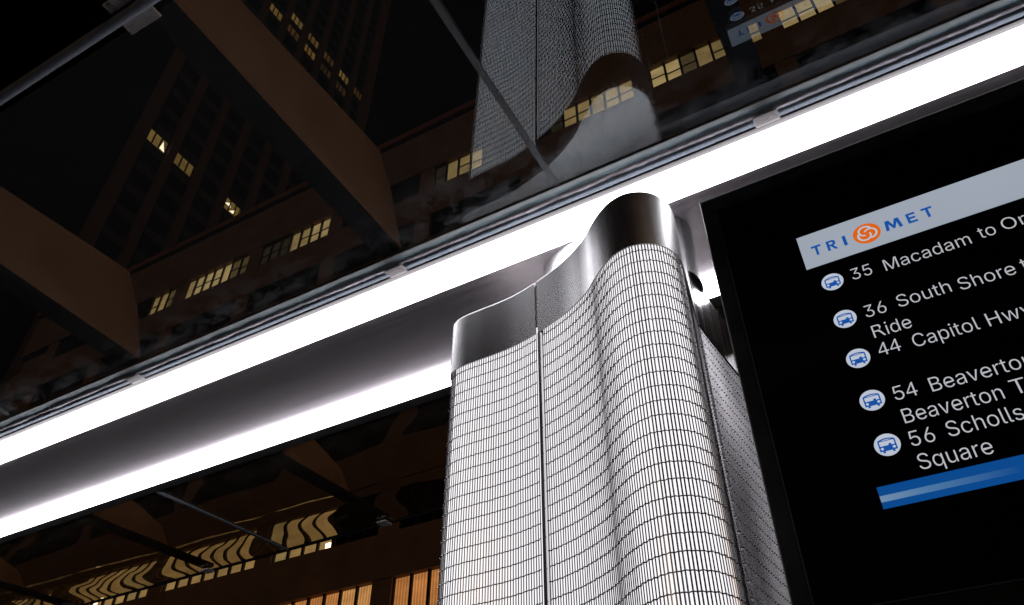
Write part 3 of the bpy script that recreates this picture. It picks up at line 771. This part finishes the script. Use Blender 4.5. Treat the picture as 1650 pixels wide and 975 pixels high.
# outlines of the sans-serif letters on the screen, in thousandths of an em: advance, then closed contours
GLYPHS = {"3":[453,[[218,-7,188,-5,159,1,133,10,108,22,88,38,70,57,57,79,48,104,44,132,109,132,112,115,118,100,126,87,137,76,150,66,165,59,182,54,200,51,219,50,239,51,258,
55,275,61,291,69,304,80,315,93,323,108,328,125,329,145,328,163,323,180,316,196,306,211,292,223,275,234,254,241,229,246,201,248,157,248,157,299,288,448,288,452,70,452,70,
509,372,509,372,461,211,278,211,289,247,290,279,286,308,276,333,262,354,244,371,222,383,198,391,173,393,145,390,116,383,90,370,66,354,45,333,27,309,12,281,2,251,-5]]],
"4":[395,[[230,0,230,122,9,122,9,179,241,509,292,509,292,179,361,179,361,122,292,122,292,0],[230,179,230,409,70,179]]],
"5":[453,[[221,-7,192,-5,165,1,140,11,118,25,99,
41,83,60,71,82,63,105,60,130,122,130,125,115,130,102,138,89,148,78,160,68,173,60,188,54,204,51,221,50,241,51,259,56,276,64,291,75,304,89,314,104,322,122,326,141,328,162,
326,183,321,203,314,221,303,237,290,251,275,262,257,270,238,275,218,277,201,276,184,273,167,268,152,262,139,255,128,246,67,253,96,509,366,509,366,452,151,452,134,301,136,
301,148,311,162,318,178,325,194,330,212,333,229,334,252,332,274,328,294,321,313,311,330,299,345,285,358,269,370,251,379,231,386,210,390,187,391,163,388,132,381,102,369,76,
352,52,332,32,309,15,282,3,253,-4]]],"6":[453,[[226,-7,196,-4,168,3,142,15,119,31,100,51,84,74,73,101,66,130,64,162,65,187,71,212,80,239,93,268,112,302,137,340,252,509,
322,509,151,261,145,261,151,270,157,279,165,288,174,295,184,302,196,307,208,311,221,313,235,314,265,312,291,305,316,295,337,280,355,262,370,240,380,215,387,187,389,157,
387,127,379,98,368,73,352,50,333,30,310,14,284,3,257,-4],[226,48,245,50,263,55,279,63,293,73,304,86,314,101,322,119,326,137,327,157,326,178,322,196,314,213,304,228,293,
241,279,251,263,259,245,264,226,265,207,264,190,259,174,252,160,241,148,229,138,214,131,197,126,179,125,158,126,138,131,119,138,102,148,86,160,73,174,63,190,55,207,50]]],
"B":[456,[[60,0,60,509,241,509,274,507,304,501,329,491,350,477,367,461,381,442,390,421,396,398,398,374,397,353,393,336,387,320,378,307,368,295,356,286,343,278,329,272,315,
267,315,262,331,260,347,254,363,245,378,234,391,220,402,203,411,184,416,161,418,136,416,111,410,88,400,67,386,48,368,31,344,18,317,8,284,2,247,0],[125,57,245,57,281,60,
309,67,330,80,344,96,353,115,355,137,354,153,350,169,342,184,333,197,320,209,306,218,289,225,269,229,248,231,125,231],[125,285,238,285,256,287,273,290,288,296,302,304,314,
314,323,326,330,340,335,355,336,372,333,393,326,412,313,429,294,442,270,449,240,452,125,452]]],"C":[510,[[267,-7,242,-6,217,-2,194,5,171,13,150,25,131,39,113,55,97,73,82,
93,70,115,59,140,51,166,45,193,41,223,40,254,41,285,45,315,51,343,59,369,70,393,82,415,97,436,113,454,131,470,150,484,171,495,194,504,217,510,242,514,267,516,293,514,317,
511,340,504,362,496,383,485,402,471,419,456,435,438,448,418,459,397,467,373,473,348,408,348,404,365,397,380,389,395,380,407,369,418,357,428,344,437,330,444,315,449,300,
453,284,455,267,456,237,453,209,445,184,432,161,414,141,391,125,364,113,332,106,295,103,254,106,213,113,177,125,145,141,117,161,94,184,76,210,63,237,56,267,53,284,54,300,
56,315,60,330,65,344,72,357,81,369,90,380,102,389,114,397,128,404,144,408,160,473,160,467,135,459,112,448,91,435,71,420,53,402,38,383,24,363,13,341,5,317,-2,293,-6]]],
"H":[517,[[60,0,60,509,125,509,125,289,392,289,392,509,457,509,457,0,392,0,392,232,125,232,125,0]]],"M":[628,[[60,0,60,509,152,509,277,187,287,159,299,123,311,84,322,49,
307,49,318,83,330,121,342,158,352,187,476,509,568,509,568,0,504,0,504,291,504,327,505,369,506,413,507,457,513,457,498,409,482,363,467,322,456,291,342,0,286,0,170,291,159,
321,145,361,129,408,112,457,119,457,120,416,121,372,122,328,122,291,122,0]]],"O":[533,[[267,-7,241,-6,217,-2,194,5,171,13,150,25,131,39,113,55,97,73,82,93,70,115,59,140,
51,166,45,193,41,223,40,254,41,285,45,315,51,343,59,369,70,393,82,415,97,436,113,454,131,470,150,484,171,495,194,504,217,510,241,514,267,516,293,514,317,510,340,504,363,
495,384,484,403,470,421,454,437,436,451,415,464,393,474,369,482,343,488,315,492,285,493,254,492,223,488,193,482,166,474,140,464,115,451,93,437,73,421,55,403,39,384,25,363,
13,340,5,317,-2,293,-6],[267,53,296,55,324,63,349,76,372,94,392,116,408,144,420,176,428,213,430,254,428,295,420,332,408,365,392,392,372,415,349,433,324,446,296,453,267,
456,237,453,210,445,184,433,161,415,142,392,125,364,113,332,106,295,103,254,106,213,113,176,125,144,142,117,161,94,184,76,210,63,237,55]]],"R":[513,[[56,0,56,509,282,509,334,504,370,489,395,459,406,419,407,384,398,348,377,318,345,297,306,284,329,267,359,229,498,0,419,0,346,114,306,174,277,208,252,222,224,226,124,226,124,0],[124,283,260,283,302,292,326,313,337,348,334,398,320,430,295,448,267,453,124,453]]],
"S":[447,[[224,-9,188,-7,156,-1,128,9,102,23,81,40,64,60,51,83,42,109,38,137,104,137,108,118,114,102,123,88,136,76,150,66,166,59,185,53,204,50,224,49,246,
50,267,54,286,60,303,69,317,79,329,92,338,106,344,122,346,139,344,154,340,168,332,179,322,189,310,197,296,205,245,222,184,239,145,253,112,269,86,289,67,313,56,341,52,372,
54,400,62,425,75,448,92,468,113,484,138,498,165,508,195,514,227,516,259,514,289,508,316,498,340,484,360,468,377,449,390,427,398,403,401,378,337,378,332,402,320,421,302,
437,280,449,254,456,225,459,204,457,185,454,167,448,152,440,139,430,129,418,121,405,117,391,115,376,117,359,122,345,131,334,142,324,155,315,169,308,212,293,264,279,312,
264,328,256,344,248,359,238,372,226,384,213,395,198,402,180,407,161,408,139,406,112,399,87,386,64,370,43,349,25,323,11,294,0,261,-7]]],"T":[449,[[32,452,32,509,417,509,
417,452,257,452,257,0,193,0,193,452]]],"a":[389,[[160,-9,137,-7,115,-3,94,5,76,15,60,29,48,45,38,63,32,84,30,108,32,128,36,146,43,161,53,174,64,184,78,193,92,200,108,206,
125,211,178,220,234,227,247,229,257,231,265,235,271,240,274,246,276,255,276,257,275,272,272,285,267,297,260,307,251,315,240,322,227,327,212,330,196,331,178,330,163,327,
149,322,137,316,127,309,118,301,110,292,104,283,100,274,41,291,51,313,64,331,79,346,95,358,114,368,133,375,153,380,173,383,194,384,239,379,255,375,271,369,286,360,300,350,
312,336,322,320,330,301,335,278,337,251,337,0,277,0,277,52,272,52,252,25,242,16,229,8,215,1,199,-4,181,-7],[170,45,192,47,211,51,228,59,242,68,254,80,263,93,270,108,274,
122,276,138,276,190,259,182,231,176,200,171,175,168,134,159,122,153,112,147,103,139,97,130,93,118,92,105,93,93,96,82,102,72,109,64,119,57,130,52,142,48,156,46]]],"c":[396,
[[207,-8,174,-5,144,3,117,16,93,35,72,58,56,85,44,116,37,150,34,187,37,225,44,260,56,291,72,318,93,341,117,360,144,374,174,382,207,384,226,384,243,381,260,377,276,371,291,
364,305,356,318,346,330,335,340,322,349,308,356,293,362,277,303,262,290,289,270,311,242,325,207,330,184,328,163,321,145,310,130,296,118,278,108,258,102,236,98,212,96,187,
98,163,102,139,108,117,118,97,130,80,145,66,163,55,184,49,207,46,243,52,271,66,292,89,304,117,363,102,357,86,350,70,341,56,331,43,319,32,306,21,292,12,277,5,261,-1,244,-5,
226,-7]]],"d":[424,[[195,-8,165,-6,137,3,111,16,89,34,70,57,55,84,43,116,36,151,34,189,36,227,43,261,55,293,70,320,89,342,112,361,137,374,165,382,196,384,218,383,237,379,
253,373,267,364,278,355,287,346,306,319,311,319,311,509,372,509,372,0,313,0,313,59,307,59,287,31,277,21,266,12,252,4,236,-3,217,-7],[205,47,226,49,246,55,263,65,278,78,
290,95,299,115,306,138,310,162,312,189,310,216,306,241,300,263,290,282,278,299,263,312,246,322,227,328,205,330,182,328,162,322,145,311,130,298,118,281,108,261,102,239,98,
215,96,189,98,163,102,139,109,117,118,97,130,80,145,66,162,55,182,49]]],"e":[404,[[212,-8,177,-5,145,3,117,16,92,35,72,58,56,85,44,116,37,150,34,187,36,224,44,258,55,290,
71,317,91,340,115,359,142,373,172,382,205,384,226,383,246,380,266,374,285,366,303,355,319,341,334,324,347,305,357,282,365,256,370,227,371,194,371,169,75,169,75,221,338,
221,310,202,308,226,304,248,298,269,288,286,277,301,263,314,246,323,227,328,205,330,183,328,164,323,146,313,131,301,119,286,109,270,102,251,97,231,96,211,96,178,98,151,
102,127,110,106,121,88,135,73,151,61,169,53,190,48,212,46,227,47,241,49,254,53,265,58,276,65,285,73,294,82,300,93,306,105,365,91,358,72,348,55,335,39,320,26,302,14,283,4,
261,-3,237,-7]]],"h":[410,[[114,227,114,0,53,0,53,509,114,509,114,287,102,287,116,319,132,344,152,362,175,374,200,382,227,384,252,383,275,377,295,369,313,356,328,340,341,
321,350,298,355,271,357,240,357,0,296,0,296,235,293,263,286,286,273,304,256,318,235,326,210,329,192,328,176,324,161,317,147,308,136,297,126,283,119,266,115,248]]],
"i":[167,[[53,0,53,379,114,379,114,0],[84,443,73,444,63,448,54,455,47,463,43,472,41,483,43,494,47,504,54,512,63,518,73,522,84,524,95,522,105,518,114,512,121,504,125,494,
126,483,125,472,121,463,114,455,105,448,95,444]]],"l":[189,[[139,-2,112,0,91,8,74,20,62,37,55,59,53,84,53,509,114,509,114,99,114,83,117,71,120,62,126,57,135,53,146,52,160,
53,170,54,181,3,162,-1]]],"m":[610,[[53,0,53,379,112,379,112,295,108,295,114,314,122,331,132,346,144,358,158,368,172,376,187,382,203,385,219,386,245,383,268,375,287,361,
303,342,314,320,321,295,312,295,318,312,326,329,337,343,350,356,364,366,381,375,398,381,417,385,437,386,458,385,478,380,497,372,514,361,529,346,541,328,550,307,555,283,
557,255,557,0,496,0,496,254,493,279,485,298,473,313,456,323,438,329,419,330,402,329,387,326,374,320,363,312,353,302,345,290,340,277,336,263,335,247,335,0,274,0,274,260,
272,280,265,297,253,311,238,322,220,328,199,330,185,329,171,326,158,320,145,312,135,302,126,289,119,274,115,257,114,238,114,0]]],"n":[410,[[114,227,114,0,53,0,53,379,112,
379,112,287,102,287,116,319,132,344,152,362,175,374,200,382,227,384,252,383,275,377,295,369,313,356,328,340,341,321,350,298,355,271,357,240,357,0,296,0,296,235,293,263,
286,286,273,304,256,318,235,326,210,329,192,328,176,324,161,317,147,308,136,297,126,283,119,266,115,248]]],"o":[415,[[207,-8,174,-5,144,3,117,16,93,35,72,58,56,85,44,116,
37,150,34,187,37,225,44,260,56,291,72,318,93,341,117,360,144,374,174,382,207,384,241,382,271,374,299,360,323,341,343,318,359,291,371,260,379,225,381,187,379,150,371,116,
359,85,343,58,323,35,299,16,271,3,241,-5],[207,46,231,49,252,55,270,66,285,80,298,97,307,117,314,139,318,163,319,187,318,212,314,236,307,258,298,278,285,296,270,310,252,
321,231,328,207,330,184,328,163,321,145,310,130,296,118,278,108,258,102,236,98,212,96,187,98,163,102,139,108,117,118,97,130,80,145,66,163,55,184,49]]],"p":[424,[[53,-143,
53,379,112,379,112,319,118,319,137,346,147,355,158,364,171,373,188,379,207,383,229,384,259,382,287,374,313,361,335,342,354,320,370,293,381,261,388,227,390,189,388,151,381,
116,370,84,355,57,336,34,313,16,288,3,260,-6,229,-8,208,-7,189,-3,173,4,159,12,147,21,138,31,118,59,114,59,114,-143],[220,47,242,49,262,55,279,66,294,80,306,97,316,117,
323,139,327,163,328,189,327,215,323,239,316,261,307,281,295,298,280,311,262,322,243,328,220,330,198,328,178,322,161,312,147,299,134,282,125,263,118,241,114,216,113,189,
114,162,118,138,125,115,135,95,147,78,162,65,179,55,198,49]]],"q":[424,[[372,-143,311,-143,311,59,306,59,287,31,277,21,266,12,252,4,236,-3,217,-7,195,-8,165,-6,137,3,111,
16,89,34,70,57,55,84,43,116,36,151,34,189,36,227,43,261,55,293,70,320,89,342,112,361,137,374,165,382,196,384,218,383,237,379,253,373,267,364,278,355,287,346,307,319,313,
319,313,379,372,379],[205,47,226,49,246,55,263,65,278,78,290,95,299,115,306,138,310,162,312,189,310,216,306,241,300,263,290,282,278,299,263,312,246,322,227,328,205,330,
182,328,162,322,145,311,130,298,118,281,108,261,102,239,98,215,96,189,98,163,102,139,109,117,118,97,130,80,145,66,162,55,182,49]]],"r":[259,[[53,0,53,379,112,379,112,321,
115,321,124,339,137,354,152,367,171,377,191,383,213,385,229,384,243,384,243,322,230,324,207,326,190,324,174,321,159,315,146,306,135,296,126,284,119,269,115,254,114,237,
114,0]]],"s":[365,[[182,-8,157,-7,133,-3,112,3,93,12,76,24,62,38,50,54,41,73,36,94,94,107,101,87,111,72,124,60,141,52,160,47,181,45,206,47,227,53,244,62,258,74,265,88,268,
103,266,115,262,126,254,136,243,144,229,150,212,155,149,170,118,180,92,192,72,208,58,227,50,249,47,274,49,295,55,314,65,332,79,347,95,360,115,370,137,378,161,383,187,384,
212,383,234,379,254,372,271,363,286,352,299,339,309,324,318,308,324,290,268,277,262,291,254,304,243,316,228,325,210,331,187,333,166,331,147,326,131,317,119,305,111,292,
109,277,110,264,115,253,124,243,136,235,152,229,172,223,229,209,261,200,287,187,306,171,320,153,328,131,331,107,329,85,323,65,312,47,298,31,281,18,260,6,236,-2,210,-7]]],
"t":[227,[[204,379,204,327,6,327,6,379],[65,471,126,471,126,98,127,83,130,70,136,61,144,55,156,51,170,50,185,51,202,54,213,2,192,-3,168,-4,138,-1,113,7,92,21,77,41,68,64,
65,93]]],"u":[410,[[182,-5,158,-3,135,2,115,11,97,23,82,39,69,59,60,82,54,109,53,139,53,379,114,379,114,144,116,117,124,94,137,75,154,61,175,53,200,50,218,51,234,55,249,
62,263,71,274,83,283,97,290,113,295,132,296,153,296,379,357,379,357,0,298,0,298,92,307,92,294,60,277,35,257,17,234,5,209,-3]]],"v":[389,[[163,0,17,379,84,379,165,155,187,
87,206,21,184,21,203,87,224,155,305,379,371,379,226,0]]],"w":[567,[[138,0,23,379,87,379,133,214,154,137,175,41,165,41,186,135,206,214,252,379,316,379,362,214,382,136,402,
41,391,41,413,135,434,214,480,379,545,379,429,0,368,0,319,172,305,225,291,280,277,338,291,338,277,280,263,225,248,172,199,0]]],"y":[389,[[47,-139,61,-86,71,-87,83,-89,94,
-90,104,-89,113,-86,122,-81,130,-74,138,-64,145,-51,151,-36,163,-1,17,379,84,379,165,155,187,87,206,21,184,21,202,87,224,155,305,379,371,379,204,-58,196,-77,187,-93,177,
-107,165,-119,153,-128,139,-136,125,-141,109,-144,91,-145,65,-143]]]
}
def text(name, st, x, z, cap, mat, layer, width=None, parent=None):
    cu = bpy.data.curves.new(name, 'CURVE'); cu.dimensions = '2D'; cu.fill_mode = 'BOTH'; cu.offset = -0.006
    pen = 0.0
    for ch in st:
        adv, cons = GLYPHS[ch]
        for c in cons:
            sp = cu.splines.new('POLY'); n = len(c) // 2; sp.points.add(n - 1)
            for i in range(n):
                sp.points[i].co = (pen + c[2 * i] / 1000, c[2 * i + 1] / 1000, 0, 1)
            sp.use_cyclic_u = True
        pen += adv / 1000
    ob = bpy.data.objects.new(name, cu); C.objects.link(ob)
    me = bpy.data.meshes.new_from_object(ob.evaluated_get(bpy.context.evaluated_depsgraph_get()))
    C.objects.unlink(ob); bpy.data.objects.remove(ob); bpy.data.curves.remove(cu)
    v = np.array([tuple(q.co) for q in me.vertices]); f = [tuple(q.vertices) for q in me.polygons]
    bpy.data.meshes.remove(me)
    k = cap / 0.5087; w0 = v[:, 0].min()
    xs = k if width is None else width / (v[:, 0].max() - w0)
    return mesh_obj(name, [((x + (a - w0) * xs) * DK, Y1 - 0.0003 * layer, (z + b * k) * DK) for a, b, _ in v], f, mat, parent or disp)
LOGO = {'T': [[(0, .8), (1, .8), (1, 1), (0, 1)], [(.37, 0), (.63, 0), (.63, .8), (.37, .8)]],
        'I': [[(0, 0), (1, 0), (1, 1), (0, 1)]],
        'E': [[(0, 0), (.30, 0), (.30, 1), (0, 1)], [(.30, .80), (.97, .80), (.97, 1), (.30, 1)], [(.30, .41), (.90, .41), (.90, .60), (.30, .60)], [(.30, 0), (1, 0), (1, .20), (.30, .20)]],
        'M': [[(0, 0), (.20, 0), (.25, .62), (.20, 1), (.09, 1)], [(.20, 1), (.25, .62), (.45, .06), (.55, .06), (.50, .42), (.33, 1)], [(.50, .42), (.55, .06), (.75, .62), (.80, 1), (.67, 1)], [(.75, .62), (.80, 0), (1, 0), (.91, 1), (.80, 1)]],
        'R': [[(0, 0), (.27, 0), (.27, 1), (0, 1)], [(.27, .82), (.55, .82), (.62, 1), (.27, 1)], [(.55, .82), (.66, .77), (.90, .86), (.80, .96), (.62, 1)], [(.66, .77), (.66, .66), (.94, .66), (.95, .77), (.90, .86)],
              [(.66, .66), (.55, .59), (.68, .42), (.86, .52), (.94, .66)], [(.27, .42), (.68, .42), (.55, .59), (.27, .59)], [(.38, .42), (.72, 0), (1.03, 0), (.66, .44)]]}
def logo_letter(ch, x, z, h, w_, parent):
    flat('logo_letter', [[(x + a * w_, z + b * h) for a, b in poly] for poly in LOGO[ch]], M['blue'], 2, parent)
hd = flat('header_band', [rect(-0.051, CX1, 1.0295, 1.114)], M['hdr'], 1)
for ch, x, w_ in (('T', -0.0312, 0.0175), ('R', -0.0035, 0.0175), ('I', 0.0262, 0.0060), ('M', 0.1010, 0.0290), ('E', 0.1400, 0.0160), ('T', 0.1665, 0.0180)):
    logo_letter(ch, x, 1.0562, 0.0243, w_, hd)
LX, LZ, LR = 0.0688, 1.0677, 0.0242
flat('logo_disc', [circ(LX, LZ, LR, 56)], M['orange'], 2, hd)
def band(curve, wd):
    c = np.array(curve); d = np.gradient(c, axis=0); d /= np.linalg.norm(d, axis=1, keepdims=True)
    nn = np.stack([-d[:, 1], d[:, 0]], -1)
    w_ = np.asarray(wd)[:, None] if np.ndim(wd) else wd
    A = c + nn * w_ / 2; B = c - nn * w_ / 2
    return [[tuple(A[i]), tuple(A[i + 1]), tuple(B[i + 1]), tuple(B[i])] for i in range(len(c) - 1)]
sw = []
for k in range(3):                                            # three interlocking swirling bands
    a0 = math.radians(90 + 120 * k + 18)
    cx, cz = LX + 0.24 * LR * math.cos(a0), LZ + 0.24 * LR * math.sin(a0)
    ang = np.linspace(a0 - 1.45, a0 + 2.75, 34)
    rad = np.linspace(0.50, 0.40, 34) * LR
    sw += band(np.c_[cx + rad * np.cos(ang), cz + rad * np.sin(ang)], np.linspace(0.155, 0.12, 34) * LR)
flat('logo_swirl', sw, M['icon'], 3, hd)

def icon(x, z):
    R = 0.0191
    d = flat('route_icon', [circ(x, z, R, 44)], M['icon'], 1)
    b = 0.68 * R; tk = 0.115 * R
    L = []
    # outline of the bus front: roof arc, sides, wide bonnet with lamps cut out, wheels
    L += [rect(x - b, x - b + tk, z - 0.30 * R, z + 0.42 * R), rect(x + b - tk, x + b, z - 0.30 * R, z + 0.42 * R)]
    roof = [(x - b + tk * 0.5 + (2 * b - tk) * i / 14, z + 0.42 * R + 0.13 * R * math.sin(math.pi * i / 14)) for i in range(15)]
    L += band(roof, tk)
    L += [rect(x - b + tk, x + b - tk, z + 0.35 * R, z + 0.42 * R)]
    sym = flat('bus_symbol', L + [rect(x - b, x + b, z - 0.54 * R, z - 0.06 * R), rect(x - 0.46 * R, x - 0.28 * R, z - 0.70 * R, z - 0.542 * R), rect(x + 0.28 * R, x + 0.46 * R, z - 0.70 * R, z - 0.542 * R),
               [(x + 0.08 * R, z - 0.059 * R), (x + 0.32 * R, z - 0.059 * R), (x + 0.30 * R, z + 0.09 * R), (x + 0.12 * R, z + 0.09 * R)]], M['blue'], 2, d)
    flat('lamp_dot', [circ(x - 0.46 * R, z - 0.30 * R, 0.12 * R, 12), circ(x + 0.46 * R, z - 0.30 * R, 0.12 * R, 12)], M['icon'], 3, d)
for x, z in ((-0.0154, 0.9835), (-0.0165, 0.8955), (-0.018, 0.8095), (-0.0194, 0.7252), (-0.0204, 0.6428)):
    icon(x, z)
CAP = 0.0258
def mk(s, x, z, width=None): text('route_text', s, x, z, CAP, M['txt'], 1, width)
for s_, x, z in (('35', 0.0186, 0.9722), ('36', 0.0172, 0.8840), ('44', 0.0155, 0.8012), ('54', 0.0138, 0.7132), ('56', 0.0124, 0.6298)):
    mk(s_, x, z, 0.0346)
mk('Macadam', 0.0748, 0.9690, 0.1405); mk('to', 0.2302, 0.9725, 0.0255); mk('Or', 0.2671, 0.9738, 0.0360)
mk('South', 0.0712, 0.8850, 0.0840); mk('Shore', 0.1680, 0.8815, 0.0840); mk('to', 0.2619, 0.8825, 0.0255)
mk('Ride', 0.0176, 0.8390, 0.0610)
mk('Capitol', 0.0697, 0.7990, 0.0985); mk('Hwy', 0.1815, 0.7985, 0.0640)
mk('Beaverton', 0.0682, 0.7118, 0.1450)
mk('Beaverton', 0.0148, 0.6702, 0.1413); mk('T', 0.1690, 0.6720, 0.0200)
mk('Scholls', 0.0657, 0.6308, 0.1030)
mk('Square', 0.0122, 0.5900, 0.1005)
ft = flat('footer_band', [rect(-0.0552, CX1, 0.5428, 0.5784)], M['blue2'], 1)
def streak():
    m, t, out = nm('screen_bar_streak')
    e = N(t, 'Emission'); tc = N(t, 'TexCoord'); sp = N(t, 'SeparateXYZ'); t.links.new(tc.outputs['Generated'], sp.inputs[0])
    r = ramp(t, sp.outputs['X'], [(0.0, (0.22, 0.36, 0.56)), (0.35, (0.10, 0.25, 0.50)), (1.0, (0.005, 0.09, 0.36))])
    t.links.new(r.outputs[0], e.inputs[0]); e.inputs[1].default_value = 0.72
    t.links.new(e.outputs[0], out.inputs[0]); return m
st = [[(-0.055 + 0.0275 * i, 0.5535), (-0.055 + 0.0275 * (i + 1), 0.5535), (-0.055 + 0.0275 * (i + 1), 0.5635), (-0.055 + 0.0275 * i, 0.5635)] for i in range(7)]
flat('footer_streak', st, streak(), 2, ft)

# only the two strips are sampled as lamps; the dim glowing surfaces light their surroundings through ordinary bounces
for m in bpy.data.materials:
    if m is not M['strip']:
        m.cycles.emission_sampling = 'NONE'
M['strip'].cycles.emission_sampling = 'FRONT'
